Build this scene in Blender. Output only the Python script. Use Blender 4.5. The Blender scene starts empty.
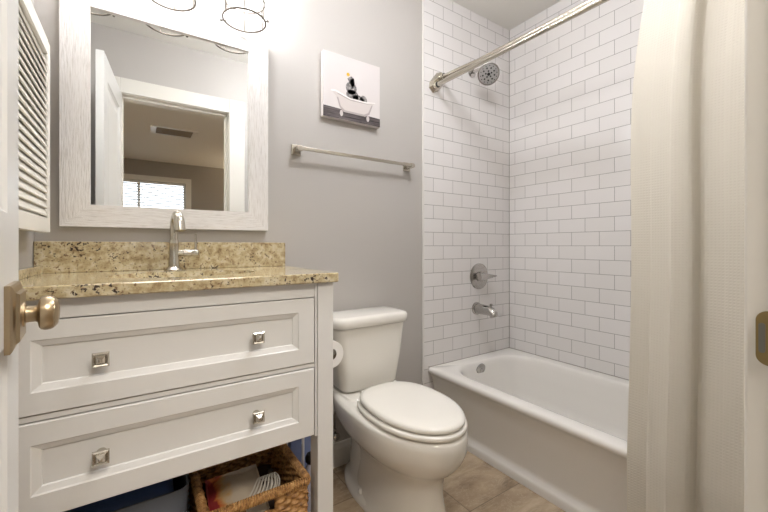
import bpy, bmesh, math, random
from mathutils import Vector, Matrix
random.seed(7)
PI = math.pi
C = bpy.context.scene
col = C.collection

# ---------------------------------------------------------------- camera
cam = bpy.data.cameras.new('camera'); camo = bpy.data.objects.new('camera', cam); col.objects.link(camo)
cam.sensor_fit = 'HORIZONTAL'; cam.sensor_width = 36.0
cam.lens = 367.5 / 768 * 36.0
cam.shift_y = -10.2 / 768
cam.clip_start = 0.02
camo.location = (-2.104, -1.599, 1.06)
camo.rotation_euler = (PI / 2, 0, -0.593)
C.camera = camo

# ---------------------------------------------------------------- world, lights, exposure
w = bpy.data.worlds.new('world'); C.world = w; w.use_nodes = True
w.node_tree.nodes['Background'].inputs[0].default_value = (0.75, 0.85, 1.0, 1)
w.node_tree.nodes['Background'].inputs[1].default_value = 1.0
C.view_settings.view_transform = 'Standard'
C.view_settings.look = 'None'
C.view_settings.gamma = 1.0
C.view_settings.use_curve_mapping = False
C.view_settings.exposure = 0.22

def area(name, loc, rot, sx, sy, power, color):
    l = bpy.data.lights.new(name, 'AREA'); l.shape = 'RECTANGLE'; l.size = sx; l.size_y = sy
    l.energy = power; l.color = color
    o = bpy.data.objects.new(name, l); col.objects.link(o); o.location = loc; o.rotation_euler = rot
    return o
BULB = 125.0
DOME_FILL = 45.0
area('bedroom_fill_light', (-1.75, -2.3, 2.50), (0, 0, 0), 0.8, 0.6, 38.0, (1.0, 0.93, 0.84))  # added soft fill through the doorway, kept out of the mirror's view
area('window_daylight', (-1.94, -6.6, 1.9), (-PI / 2 - 0.15, 0, PI), 2.6, 2.2, 45.0, (0.86, 0.93, 1.0))

# ---------------------------------------------------------------- materials
def srgb(r, g, b):
    f = lambda v: (v / 255 / 12.92) if v / 255 <= 0.04045 else ((v / 255 + 0.055) / 1.055) ** 2.4
    return (f(r), f(g), f(b), 1)
def mat(name, c, rough=0.5, metal=0.0, spec=0.5, coat=0.0):
    m = bpy.data.materials.new(name); m.use_nodes = True
    b = m.node_tree.nodes['Principled BSDF']
    b.inputs['Base Color'].default_value = c
    b.inputs['Roughness'].default_value = rough
    b.inputs['Metallic'].default_value = metal
    b.inputs['Specular IOR Level'].default_value = spec
    b.inputs['Coat Weight'].default_value = coat
    return m
def nd(m, t, **k):
    n = m.node_tree.nodes.new(t)
    for a, v in k.items(): setattr(n, a, v)
    return n
def lk(m, a, b): m.node_tree.links.new(a, b)
def bsdf(m): return m.node_tree.nodes['Principled BSDF']
def coords(m, scale=(1, 1, 1), loc=(0, 0, 0), rot=(0, 0, 0)):
    t = nd(m, 'ShaderNodeTexCoord'); mp = nd(m, 'ShaderNodeMapping')
    mp.inputs['Scale'].default_value = scale; mp.inputs['Location'].default_value = loc; mp.inputs['Rotation'].default_value = rot
    lk(m, t.outputs['Object'], mp.inputs['Vector']); return mp.outputs['Vector']
def noise(m, vec, scale, detail=3, rough=0.5, dist=0.0):
    n = nd(m, 'ShaderNodeTexNoise'); n.inputs['Scale'].default_value = scale
    n.inputs['Detail'].default_value = detail; n.inputs['Roughness'].default_value = rough
    n.inputs['Distortion'].default_value = dist
    lk(m, vec, n.inputs['Vector']); return n
def ramp(m, fac, stops):
    r = nd(m, 'ShaderNodeValToRGB'); e = r.color_ramp.elements
    while len(e) < len(stops): e.new(0.5)
    for i, (p, c) in enumerate(stops): e[i].position = p; e[i].color = c
    lk(m, fac, r.inputs['Fac']); return r.outputs['Color']
def bump(m, h, strength=0.2, dist=0.01):
    b = nd(m, 'ShaderNodeBump'); b.inputs['Strength'].default_value = strength; b.inputs['Distance'].default_value = dist
    lk(m, h, b.inputs['Height']); lk(m, b.outputs['Normal'], bsdf(m).inputs['Normal'])
def mix(m, fac, a, b, mode='MIX'):
    x = nd(m, 'ShaderNodeMix', data_type='RGBA', blend_type=mode)
    for s, v in ((0, fac), (6, a), (7, b)):
        if hasattr(v, 'is_linked') or hasattr(v, 'links'): lk(m, v, x.inputs[s])
        else: x.inputs[s].default_value = v
    return x.outputs[2]

M = {}
def paint(name, c, rough=0.7, s=180, st=0.06):
    m = mat(name, c, rough); n = noise(m, coords(m), s, 4); bump(m, n.outputs['Fac'], st, 0.002); return m
M['wall'] = paint('wall_paint', srgb(185, 180, 174), 0.6)
M['ceiling'] = paint('ceiling_paint', srgb(232, 229, 222), 0.85)
M['bedwall'] = paint('bedroom_wall_paint', srgb(168, 162, 154), 0.85)
M['bedfloor'] = paint('bedroom_floor', srgb(150, 135, 115), 0.8)
M['trim'] = paint('trim_paint', srgb(226, 222, 213), 0.35, 60, 0.02)
M['door'] = paint('door_paint', srgb(222, 221, 217), 0.35, 60, 0.02)
M['cab'] = paint('cabinet_paint', srgb(222, 220, 216), 0.38, 60, 0.02)
M['louver'] = paint('louver_paint', srgb(230, 226, 216), 0.45, 60, 0.02)
M['porcelain'] = mat('porcelain', srgb(232, 228, 219), 0.12, coat=0.3)
M['seat'] = mat('seat_plastic', srgb(236, 232, 223), 0.22)
M['tub'] = mat('tub_enamel', srgb(238, 234, 227), 0.14, coat=0.3)
M['chrome'] = mat('chrome', srgb(185, 182, 178), 0.16, 1.0)
M['nickel'] = mat('brushed_nickel', srgb(196, 190, 178), 0.24, 1.0)
M['bronze'] = mat('aged_nickel', srgb(176, 158, 130), 0.30, 1.0)
M['brass'] = mat('dull_brass', srgb(140, 122, 84), 0.35, 1.0)
M['steelgrey'] = mat('grey_recess', srgb(120, 118, 112), 0.4, 0.8)
M['wire'] = mat('aged_wire', srgb(96, 88, 78), 0.5, 0.6)
M['black'] = mat('black_rubber', srgb(22, 20, 20), 0.5)
M['mirror'] = mat('mirror_glass', (0.93, 0.94, 0.93, 1), 0.0, 1.0)
M['caulk'] = mat('caulk', srgb(150, 143, 134), 0.6)
M['paper'] = mat('tissue_paper', srgb(236, 233, 228), 0.9)
M['core'] = mat('cardboard', srgb(110, 92, 72), 0.9)
M['white'] = mat('white_plastic', srgb(225, 222, 220), 0.4)
M['cord'] = mat('cord_plastic', srgb(205, 198, 186), 0.45)
M['slate'] = mat('slate_plastic', srgb(92, 98, 108), 0.5)
M['blue'] = mat('blue_plastic', srgb(58, 82, 132), 0.5)
M['bluebox'] = mat('blue_carton', srgb(128, 140, 178), 0.6)
M['shade'] = mat('linen_shade', srgb(235, 225, 205), 0.8)
M['blind'] = mat('blind_slat', srgb(238, 238, 236), 0.6)
def emit(name, c, s):
    m = mat(name, c, 0.5); bsdf(m).inputs['Emission Color'].default_value = c; bsdf(m).inputs['Emission Strength'].default_value = s; return m
M['bulb'] = emit('bulb_glow', (1.0, 1.02, 1.07, 1), BULB)
# subway tile: real brick pattern, object space
V0, H0 = 0.0778, 0.077
def tile_mat(name, axis, uoff, voff):
    m = mat(name, srgb(233, 229, 226), 0.12)
    t = nd(m, 'ShaderNodeTexCoord'); sp = nd(m, 'ShaderNodeSeparateXYZ'); lk(m, t.outputs['Object'], sp.inputs[0])
    a = nd(m, 'ShaderNodeMath', operation='ADD'); a.inputs[1].default_value = uoff; lk(m, sp.outputs[axis], a.inputs[0])
    b = nd(m, 'ShaderNodeMath', operation='ADD'); b.inputs[1].default_value = voff; lk(m, sp.outputs[2], b.inputs[0])
    cb = nd(m, 'ShaderNodeCombineXYZ'); lk(m, a.outputs[0], cb.inputs[0]); lk(m, b.outputs[0], cb.inputs[1])
    br = nd(m, 'ShaderNodeTexBrick'); br.offset = 0.5; br.offset_frequency = 2
    br.inputs['Scale'].default_value = 1.0; br.inputs['Brick Width'].default_value = 2 * H0; br.inputs['Row Height'].default_value = V0
    br.inputs['Mortar Size'].default_value = 0.0014; br.inputs['Mortar Smooth'].default_value = 0.1; br.inputs['Bias'].default_value = -0.2
    br.inputs['Color1'].default_value = srgb(233, 229, 226); br.inputs['Color2'].default_value = srgb(229, 225, 221)
    br.inputs['Mortar'].default_value = srgb(156, 150, 145)
    lk(m, cb.outputs[0], br.inputs['Vector']); lk(m, br.outputs['Color'], bsdf(m).inputs['Base Color'])
    inv = nd(m, 'ShaderNodeMath', operation='SUBTRACT'); inv.inputs[0].default_value = 1.0; lk(m, br.outputs['Fac'], inv.inputs[1])
    bump(m, inv.outputs[0], 0.5, 0.0015)
    r = nd(m, 'ShaderNodeMath', operation='MULTIPLY_ADD'); r.inputs[1].default_value = 0.6; r.inputs[2].default_value = 0.13
    lk(m, br.outputs['Fac'], r.inputs[0]); lk(m, r.outputs[0], bsdf(m).inputs['Roughness'])
    return m
M['tile_back'] = tile_mat('subway_tile_end', 0, 0.151 + H0, -(1.06 - 7 * V0))
M['tile_side'] = tile_mat('subway_tile_side', 1, 0.053 + H0, -(1.06 - 9 * V0))
M['bullnose'] = mat('tile_edge', srgb(228, 224, 218), 0.2)
# floor tile
def floor_mat():
    m = mat('floor_tile', srgb(170, 150, 125), 0.35)
    v = coords(m, (1, 1, 1), (1.0, 0.575, 0))
    br = nd(m, 'ShaderNodeTexBrick'); br.offset = 0.0
    br.inputs['Scale'].default_value = 1.0; br.inputs['Brick Width'].default_value = 0.335; br.inputs['Row Height'].default_value = 0.335
    br.inputs['Mortar Size'].default_value = 0.0022; br.inputs['Bias'].default_value = 0
    br.inputs['Color1'].default_value = (0, 0, 0, 1); br.inputs['Color2'].default_value = (1, 1, 1, 1); br.inputs['Mortar'].default_value = (0.5, 0.5, 0.5, 1)
    lk(m, v, br.inputs['Vector'])
    # each tile gets its own shifted stone pattern
    sc = nd(m, 'ShaderNodeVectorMath', operation='SCALE'); sc.inputs['Scale'].default_value = 3.7; lk(m, br.outputs['Color'], sc.inputs[0])
    ad = nd(m, 'ShaderNodeVectorMath', operation='ADD'); lk(m, sc.outputs[0], ad.inputs[0])
    v2 = coords(m, (2.2, 5.0, 1), (0, 0, 0), (0, 0, 0.5)); lk(m, v2, ad.inputs[1])
    n1 = noise(m, ad.outputs[0], 1.6, 6, 0.6, 0.8)
    base = ramp(m, n1.outputs['Fac'], [(0.30, srgb(124, 106, 86)), (0.46, srgb(164, 143, 118)), (0.6, srgb(184, 164, 137)), (0.75, srgb(204, 187, 163))])
    n2 = noise(m, ad.outputs[0], 2.6, 5, 0.7, 1.6)
    vein = ramp(m, n2.outputs['Fac'], [(0.478, (0, 0, 0, 1)), (0.5, (1, 1, 1, 1)), (0.522, (0, 0, 0, 1))])
    vm = nd(m, 'ShaderNodeMath', operation='MULTIPLY'); vm.inputs[1].default_value = 0.45; lk(m, vein, vm.inputs[0])
    c2 = mix(m, vm.outputs[0], base, srgb(204, 188, 164))
    c3 = mix(m, br.outputs['Fac'], c2, srgb(128, 112, 92))
    lk(m, c3, bsdf(m).inputs['Base Color'])
    inv = nd(m, 'ShaderNodeMath', operation='SUBTRACT'); inv.inputs[0].default_value = 1.0; lk(m, br.outputs['Fac'], inv.inputs[1])
    bump(m, inv.outputs[0], 0.4, 0.002)
    return m
M['floor'] = floor_mat()
def granite():
    m = mat('granite', srgb(200, 185, 155), 0.12, coat=0.2)
    v = coords(m)
    n1 = noise(m, v, 38, 6, 0.65)
    base = ramp(m, n1.outputs['Fac'], [(0.30, srgb(130, 108, 80)), (0.42, srgb(176, 157, 120)), (0.54, srgb(200, 186, 150)), (0.68, srgb(214, 204, 178))])
    n2 = noise(m, v, 120, 3, 0.6)
    f2 = ramp(m, n2.outputs['Fac'], [(0.58, (0, 0, 0, 1)), (0.66, (1, 1, 1, 1))])
    c2 = mix(m, f2, base, srgb(128, 104, 78))
    n3 = noise(m, v, 95, 3, 0.6); n4 = noise(m, v, 11, 2, 0.5)
    ad = nd(m, 'ShaderNodeMath', operation='MULTIPLY_ADD'); ad.inputs[1].default_value = 0.55; lk(m, n4.outputs['Fac'], ad.inputs[0]); lk(m, n3.outputs['Fac'], ad.inputs[2])
    f3 = ramp(m, ad.outputs[0], [(0.93, (0, 0, 0, 1)), (0.955, (1, 1, 1, 1))])
    c3 = mix(m, f3, c2, srgb(58, 46, 42))
    lk(m, c3, bsdf(m).inputs['Base Color']); return m
M['granite'] = granite()
def washed(name, sc):
    m = mat(name, srgb(226, 221, 212), 0.32)
    n = noise(m, coords(m, sc), 1.0, 5, 0.65)
    c = ramp(m, n.outputs['Fac'], [(0.32, srgb(206, 200, 192)), (0.48, srgb(228, 223, 218)), (0.7, srgb(236, 233, 229))])
    lk(m, c, bsdf(m).inputs['Base Color']); bump(m, n.outputs['Fac'], 0.55, 0.004); return m
M['wash_v'] = washed('washed_wood_upright', (330, 120, 22))
M['wash_h'] = washed('washed_wood_level', (22, 120, 330))
def wicker():
    m = mat('wicker', srgb(176, 130, 80), 0.6)
    n = noise(m, coords(m, (60, 60, 90)), 1.0, 4, 0.6)
    c = ramp(m, n.outputs['Fac'], [(0.3, srgb(96, 64, 34)), (0.5, srgb(168, 122, 70)), (0.7, srgb(206, 166, 108))])
    lk(m, c, bsdf(m).inputs['Base Color']); bump(m, n.outputs['Fac'], 0.4, 0.003); return m
M['wicker'] = wicker()
def curtain_mat():
    m = mat('waffle_cotton', srgb(230, 223, 209), 0.9)
    b = bsdf(m); b.inputs['Sheen Weight'].default_value = 0.15
    t = nd(m, 'ShaderNodeTexCoord'); sp = nd(m, 'ShaderNodeSeparateXYZ'); lk(m, t.outputs['UV'], sp.inputs[0])
    hs = []
    for i in (0, 1):
        k = nd(m, 'ShaderNodeMath', operation='MULTIPLY'); k.inputs[1].default_value = 2 * PI / 0.0085; lk(m, sp.outputs[i], k.inputs[0])
        s = nd(m, 'ShaderNodeMath', operation='SINE'); lk(m, k.outputs[0], s.inputs[0]); hs.append(s.outputs[0])
    mx = nd(m, 'ShaderNodeMath', operation='MAXIMUM'); lk(m, hs[0], mx.inputs[0]); lk(m, hs[1], mx.inputs[1])
    bump(m, mx.outputs[0], 0.35, 0.0012)
    tr = nd(m, 'ShaderNodeBsdfTranslucent'); tr.inputs['Color'].default_value = srgb(226, 221, 204)
    ms = nd(m, 'ShaderNodeMixShader'); ms.inputs[0].default_value = 0.25
    out = m.node_tree.nodes['Material Output']
    lk(m, b.outputs[0], ms.inputs[1]); lk(m, tr.outputs[0], ms.inputs[2]); lk(m, ms.outputs[0], out.inputs['Surface'])
    return m
M['curtain'] = curtain_mat()
def glass():
    m = mat('window_glass', (1, 1, 1, 1), 0.0); bsdf(m).inputs['Transmission Weight'].default_value = 1.0; bsdf(m).inputs['IOR'].default_value = 1.45; return m
M['glass'] = glass()

# ---------------------------------------------------------------- mesh helpers
class MB:
    def __init__(s): s.v = []; s.f = []; s.sm = []; s.mi = []
    def add(s, vs, fs, smooth=False, mi=0):
        b = len(s.v); s.v += [tuple(v) for v in vs]
        for f in fs: s.f.append(tuple(i + b for i in f)); s.sm.append(smooth); s.mi.append(mi)
        return s
    def box(s, x0, x1, y0, y1, z0, z1, mi=0, bev=0.0):
        if bev > 0: return s.bbox(x0, x1, y0, y1, z0, z1, bev, mi)
        v = [(x, y, z) for z in (z0, z1) for y in (y0, y1) for x in (x0, x1)]
        return s.add(v, [(0, 2, 3, 1), (4, 5, 7, 6), (0, 1, 5, 4), (2, 6, 7, 3), (0, 4, 6, 2), (1, 3, 7, 5)], False, mi)
    def bbox(s, x0, x1, y0, y1, z0, z1, r, mi=0, seg=2):
        bm = bmesh.new(); bmesh.ops.create_cube(bm, size=1)
        for v in bm.verts:
            v.co = Vector(((x0 + x1) / 2 + v.co.x * (x1 - x0), (y0 + y1) / 2 + v.co.y * (y1 - y0), (z0 + z1) / 2 + v.co.z * (z1 - z0)))
        bmesh.ops.bevel(bm, geom=bm.edges[:], offset=r, segments=seg, affect='EDGES', profile=0.5)
        bm.verts.ensure_lookup_table()
        s.add([v.co.copy() for v in bm.verts], [[v.index for v in f.verts] for f in bm.faces], seg > 2, mi); bm.free(); return s
    def loops(s, L, cap0=True, cap1=True, smooth=True, closed=True, mi=0):
        n = len(L[0]); vs = [p for l in L for p in l]; fs = []
        for i in range(len(L) - 1):
            for j in range(n if closed else n - 1):
                k = (j + 1) % n; fs.append((i * n + j, i * n + k, (i + 1) * n + k, (i + 1) * n + j))
        if cap0: fs.append(tuple(reversed(range(n))))
        if cap1: fs.append(tuple((len(L) - 1) * n + j for j in range(n)))
        return s.add(vs, fs, smooth, mi)
    def tube(s, pts, r, n=12, caps=True, closed=False, mi=0):
        pts = [Vector(p) for p in pts]; N = len(pts)
        rs = r if isinstance(r, (list, tuple)) else [r] * N
        L = []; up = None
        for i in range(N):
            a = pts[(i - 1) % N] if (closed or i > 0) else pts[i]; b = pts[(i + 1) % N] if (closed or i < N - 1) else pts[i]
            t = (b - a).normalized()
            if up is None: up = t.orthogonal().normalized()
            up = (up - t * up.dot(t)); up = up.normalized() if up.length > 1e-6 else t.orthogonal().normalized()
            sd = t.cross(up)
            L.append([pts[i] + (up * math.cos(2 * PI * k / n) + sd * math.sin(2 * PI * k / n)) * rs[i] for k in range(n)])
        if closed: L.append(L[0])
        return s.loops(L, caps and not closed, caps and not closed, True, True, mi)
    def lathe(s, org, axis, prof, n=32, mi=0, cap0=True, cap1=True):
        org = Vector(org); ax = Vector(axis).normalized(); u = ax.orthogonal().normalized(); w_ = ax.cross(u)
        return s.loops([[org + ax * h + (u * math.cos(2 * PI * k / n) + w_ * math.sin(2 * PI * k / n)) * max(r, 1e-5) for k in range(n)] for (h, r) in prof], cap0, cap1, True, True, mi)
    def xform(s, mt): s.v = [tuple(mt @ Vector(v)) for v in s.v]; return s
def build(name, mb, mats, parent=None, sharp=35):
    me = bpy.data.meshes.new(name); me.from_pydata(mb.v, [], mb.f)
    for p, sm, mi in zip(me.polygons, mb.sm, mb.mi): p.use_smooth = sm; p.material_index = mi
    if not isinstance(mats, (list, tuple)): mats = [mats]
    for m in mats: me.materials.append(m)
    bm = bmesh.new(); bm.from_mesh(me); bmesh.ops.recalc_face_normals(bm, faces=bm.faces)
    for e in bm.edges:
        if len(e.link_faces) == 2 and e.calc_face_angle(0) > math.radians(sharp): e.smooth = False
    bm.to_mesh(me); bm.free(); me.update()
    o = bpy.data.objects.new(name, me); col.objects.link(o)
    if parent:
        o.parent = parent; o.matrix_parent_inverse = pmat(parent).inverted()
    return o
def pmat(p):
    m = p.matrix_basis.copy()
    while p.parent:
        m = p.parent.matrix_basis @ p.matrix_parent_inverse @ m if False else (p.matrix_parent_inverse @ m); m = p.parent.matrix_basis @ m; p = p.parent
    return m
def thing(name, label, cat, loc=(0, 0, 0), group=None):
    o = bpy.data.objects.new(name, None); col.objects.link(o); o.location = loc; o.empty_display_size = 0.05
    o['label'] = label; o['category'] = cat
    if group: o['group'] = group
    return o
def tag(o, label, cat, group=None):
    o['label'] = label; o['category'] = cat
    if group: o['group'] = group
    return o
def struct(name, mb, m, label=None):
    o = build(name, mb, m); o['kind'] = 'structure'
    if label: o['label'] = label
    return o
def rrect(x0, x1, y0, y1, r, z, n=8):
    pts = []
    for cx, cy, a0 in ((x1 - r, y1 - r, 0), (x0 + r, y1 - r, PI / 2), (x0 + r, y0 + r, PI), (x1 - r, y0 + r, 1.5 * PI)):
        for k in range(n + 1):
            a = a0 + PI / 2 * k / n; pts.append((cx + r * math.cos(a), cy + r * math.sin(a), z))
    return pts
def ell(cx, cy, a, b, z, n=48, p=2.0):
    o = []
    for k in range(n):
        t = 2 * PI * k / n; c_, s_ = math.cos(t), math.sin(t)
        o.append((cx + a * math.copysign(abs(c_) ** (2 / p), c_), cy + b * math.copysign(abs(s_) ** (2 / p), s_), z))
    return o

# ---------------------------------------------------------------- room shell
ZC = 2.52; XL = -2.375; YF = -1.50; YF2 = -1.62; TP = 0.008
DX0, DX1, DZ = -2.19, -1.51, 2.09        # doorway
struct('floor', MB().box(XL - 0.1, 0.1, YF2, 0.1, -0.08, 0), M['floor'], 'square beige stone floor tiles of the bathroom')
struct('ceiling', MB().box(XL - 0.1, 0.1, YF2, 0.1, ZC, ZC + 0.08), M['ceiling'])
struct('wall_back', MB().box(XL - 0.1, 0.1, 0, 0.1, 0, ZC), M['wall'])
struct('wall_right', MB().box(0, 0.1, YF, 0, 0, ZC), M['wall'])
struct('wall_left', MB().box(XL - 0.1, XL, YF, 0, 0, ZC), M['wall'])
wf = MB().box(XL - 0.1, DX0 - 0.02, YF2, YF, 0, ZC).box(DX1 + 0.02, 0.1, YF2, YF, 0, ZC).box(DX0 - 0.02, DX1 + 0.02, YF2, YF, DZ + 0.02, ZC)
struct('wall_front', wf, M['wall'])
# tile surround (end wall by the faucet, long side wall)
struct('wall_tile_end', MB().box(-0.757, 0, -TP, 0, 0, ZC), M['tile_back'], 'white subway tile on the faucet end of the tub surround')
struct('wall_tile_side', MB().box(-TP, 0, YF, -TP, 0.3, ZC), M['tile_side'], 'white subway tile along the long side of the tub')
struct('trim_1', MB().box(-0.770, -0.757, -TP - 0.001, 0, 0, ZC, bev=0.003), M['bullnose'], 'thin white bullnose edge where tile meets painted wall')
struct('trim_2', MB().tube([(-TP - 0.001, -TP - 0.001, 0.372), (-TP - 0.001, -TP - 0.001, ZC - 0.001)], 0.0022, 6), M['caulk'], 'grey caulk line in the tiled corner')
# baseboard
bb = MB(); prof = [(0, 0), (-0.014, 0), (-0.014, 0.085), (-0.009, 0.098), (-0.006, 0.108), (0, 0.112)]
bb.loops([[(x, y, z) for y, z in prof] for x in (XL, -0.771)], smooth=False)
struct('baseboard_back', bb, M['trim'])
# doorway jamb + casings + stop
jm = MB().box(DX1, DX1 + 0.02, YF2, YF, 0, DZ + 0.02).box(DX0 - 0.02, DX0, YF2, YF, 0, DZ + 0.02).box(DX0, DX1, YF2, YF, DZ, DZ + 0.02)
jm.box(DX1 - 0.011, DX1, YF2 + 0.01, -1.547, 0, DZ).box(DX0, DX0 + 0.011, YF2 + 0.01, -1.547, 0, DZ).box(DX0, DX1, YF2 + 0.01, -1.547, DZ - 0.011, DZ)
jo = struct('trim_3', jm, M['trim'], 'white door jamb and stop lining the doorway')
cs = MB()
for (y0, y1, s) in ((YF, YF + 0.016, 1), (YF2 - 0.016, YF2, -1)):
    cs.box(DX1 + 0.004, DX1 + 0.118, y0, y1 + (0.008 if s > 0 else 0), 0, DZ + 0.105, bev=0.003)
    cs.box(max(DX0 - 0.105, XL + 0.001), DX0 - 0.004, y0, y1, 0, DZ + 0.105, bev=0.003)
    cs.box(DX0 - 0.004, DX1 + 0.004, y0, y1, DZ + 0.004, DZ + 0.105, bev=0.003)
struct('trim_4', cs, M['trim'], 'flat white casing around the doorway')

# bedroom beyond the doorway (seen in the mirror)
BX0, BX1, BY = -3.6, 0.6, -5.92
struct('wall_bedroom_left', MB().box(BX0 - 0.1, BX0, BY, YF2, 0, ZC), M['bedwall'])
struct('wall_bedroom_right', MB().box(BX1, BX1 + 0.1, BY, YF2, 0, ZC), M['bedwall'])
struct('wall_bedroom_near', MB().box(BX0, XL - 0.1, YF2, YF2 + 0.1, 0, ZC).box(0.1, BX1, YF2, YF2 + 0.1, 0, ZC), M['bedwall'])
WX0, WX1, WZ0, WZ1 = -2.45, -1.37, 1.0, 2.17
struct('wall_bedroom_far', MB().box(BX0, WX0, BY - 0.1, BY, 0, ZC).box(WX1, BX1, BY - 0.1, BY, 0, ZC).box(WX0, WX1, BY - 0.1, BY, 0, WZ0).box(WX0, WX1, BY - 0.1, BY, WZ1, ZC), M['bedwall'])
struct('floor_bedroom', MB().box(BX0, BX1, BY, YF2, -0.08, 0), M['bedfloor'])
struct('ceiling_bedroom', MB().box(BX0, BX1, BY, YF2, ZC, ZC + 0.08), M['ceiling'])
wn = MB().box(WX0 - 0.09, WX0, BY, BY + 0.018, WZ0 - 0.09, WZ1 + 0.09).box(WX1, WX1 + 0.09, BY, BY + 0.018, WZ0 - 0.09, WZ1 + 0.09)
wn.box(WX0, WX1, BY, BY + 0.018, WZ1, WZ1 + 0.09).box(WX0, WX1, BY, BY + 0.018, WZ0 - 0.09, WZ0)
wn.box(WX0, WX0 + 0.03, BY - 0.07, BY - 0.03, WZ0, WZ1).box(WX1 - 0.03, WX1, BY - 0.07, BY - 0.03, WZ0, WZ1).box(-2.09, -2.05, BY - 0.07, BY - 0.03, WZ0, WZ1)
wn.box(WX0, WX1, BY - 0.07, BY - 0.03, WZ0, WZ0 + 0.03).box(WX0, WX1, BY - 0.07, BY - 0.03, WZ1 - 0.03, WZ1)
wo = struct('window_1', wn, M['trim'], 'white framed bedroom window seen in the mirror')
build('window_glass', MB().box(WX0 + 0.03, WX1 - 0.03, BY - 0.053, BY - 0.047, WZ0 + 0.03, WZ1 - 0.03), M['glass'], wo)
bl = thing('window_blind', 'white horizontal slat blind across the bedroom window in the mirror', 'blind', (-1.94, BY - 0.01, WZ1 - 0.03))
build('headrail', MB().box(WX0 + 0.005, WX1 - 0.005, BY - 0.028, BY - 0.002, WZ1 - 0.04, WZ1 - 0.002), M['blind'], bl)
sl = MB(); z = WZ0 + 0.03
while z < WZ1 - 0.05:
    sl.add([(WX0 + 0.008, BY - 0.027, z + 0.010), (WX1 - 0.008, BY - 0.027, z + 0.010), (WX1 - 0.008, BY - 0.003, z - 0.010), (WX0 + 0.008, BY - 0.003, z - 0.010),
            (WX0 + 0.008, BY - 0.027, z + 0.013), (WX1 - 0.008, BY - 0.027, z + 0.013), (WX1 - 0.008, BY - 0.003, z - 0.007), (WX0 + 0.008, BY - 0.003, z - 0.007)],
           [(0, 1, 2, 3), (7, 6, 5, 4), (0, 4, 5, 1), (2, 6, 7, 3), (0, 3, 7, 4), (1, 5, 6, 2)]); z += 0.045
build('slats', sl, M['blind'], bl)
vt = thing('ceiling_vent', 'long brown slotted air vent in the bedroom ceiling, seen in the mirror', 'vent', (-1.70, -3.83, ZC))
vf = MB().box(-1.96, -1.44, -4.02, -4.0, ZC - 0.014, ZC).box(-1.96, -1.44, -3.70, -3.68, ZC - 0.014, ZC).box(-1.96, -1.90, -4.0, -3.70, ZC - 0.014, ZC).box(-1.50, -1.44, -4.0, -3.70, ZC - 0.014, ZC)
build('frame', vf, M['trim'], vt)
vs_ = MB()
for k in range(15):
    y = -3.995 + k * 0.0198; vs_.box(-1.90, -1.50, y, y + 0.013, ZC - 0.010, ZC - 0.001)
build('slats', vs_, mat('vent_tan', srgb(140, 120, 92), 0.6), vt)
lp = thing('floor_lamp', 'cream cone shaded floor lamp in the bedroom, at the mirror\'s lower edge', 'lamp', (0.05, -5.3, 0))
build('base', MB().lathe((0.05, -5.3, 0), (0, 0, 1), [(0, 0.14), (0.015, 0.14), (0.025, 0.03)]), M['nickel'], lp)
build('pole', MB().tube([(0.05, -5.3, 0.02), (0.05, -5.3, 1.62)], 0.01), M['nickel'], lp)
build('lamp_shade', MB().lathe((0.05, -5.3, 1.45), (0, 0, 1), [(0, 0.24), (0.24, 0.09), (0.24, 0.085), (0.002, 0.235)], 36, cap0=False, cap1=False), M['shade'], lp)

lpl = bpy.data.lights.new('floor_lamp_light', 'POINT'); lpl.energy = 55; lpl.color = (1.0, 0.82, 0.6); lpl.shadow_soft_size = 0.05
lpo = bpy.data.objects.new('floor_lamp_light', lpl); col.objects.link(lpo); lpo.location = (0.05, -5.3, 1.60)
# ---------------------------------------------------------------- bathtub
tb = thing('bathtub', 'white enamel alcove bathtub against the subway tile', 'bathtub', (-0.37, -0.75, 0))
tx1 = -TP - 0.001; ty1 = -TP - 0.001; ty0 = YF + 0.003
t = MB(); L = []
for (x0, r, z) in ((-0.684, 0.004, 0.0), (-0.686, 0.004, 0.030), (-0.682, 0.004, 0.042), (-0.668, 0.004, 0.052), (-0.668, 0.004, 0.075), (-0.690, 0.005, 0.25), (-0.706, 0.006, 0.315), (-0.722, 0.008, 0.335), (-0.733, 0.010, 0.346), (-0.735, 0.012, 0.356), (-0.731, 0.014, 0.365), (-0.722, 0.016, 0.370)):
    L.append(rrect(x0, tx1, ty0, ty1, r, z, 8))
for (x0, x1, y0, y1, r, z) in ((-0.672, -0.075, -1.43, -0.085, 0.17, 0.372), (-0.662, -0.083, -1.42, -0.094, 0.165, 0.369), (-0.652, -0.09, -1.405, -0.103, 0.16, 0.358), (-0.645, -0.096, -1.39, -0.110, 0.155, 0.335), (-0.63, -0.11, -1.34, -0.128, 0.15, 0.26), (-0.61, -0.125, -1.27, -0.15, 0.14, 0.16), (-0.585, -0.145, -1.20, -0.175, 0.13, 0.10), (-0.54, -0.19, -1.14, -0.22, 0.11, 0.07), (-0.46, -0.27, -1.05, -0.30, 0.08, 0.062)):
    L.append(rrect(x0, x1, y0, y1, r, z, 8))
t.loops(L, True, True)
build('tub_shell', t, M['tub'], tb, 60)
ov = build('overflow_plate', MB().lathe((-0.412, -0.110, 0.328), (0, -1, -0.22), [(0, 0.037), (0.006, 0.037), (0.010, 0.030), (0.011, 0.010), (0.014, 0.009), (0.015, 0.0)]), M['chrome'], tb)
build('drain_cover', MB().lathe((-0.36, -0.34, 0.0625), (0, 0, 1), [(0, 0.035), (0.004, 0.033), (0.006, 0.01)]), M['chrome'], tb)
build('caulk_line', MB().tube([(-0.728, -TP - 0.001, 0.371), (-TP - 0.001, -TP - 0.001, 0.371), (-TP - 0.001, ty0, 0.371)], 0.0025, 6), M['caulk'], tb)

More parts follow.
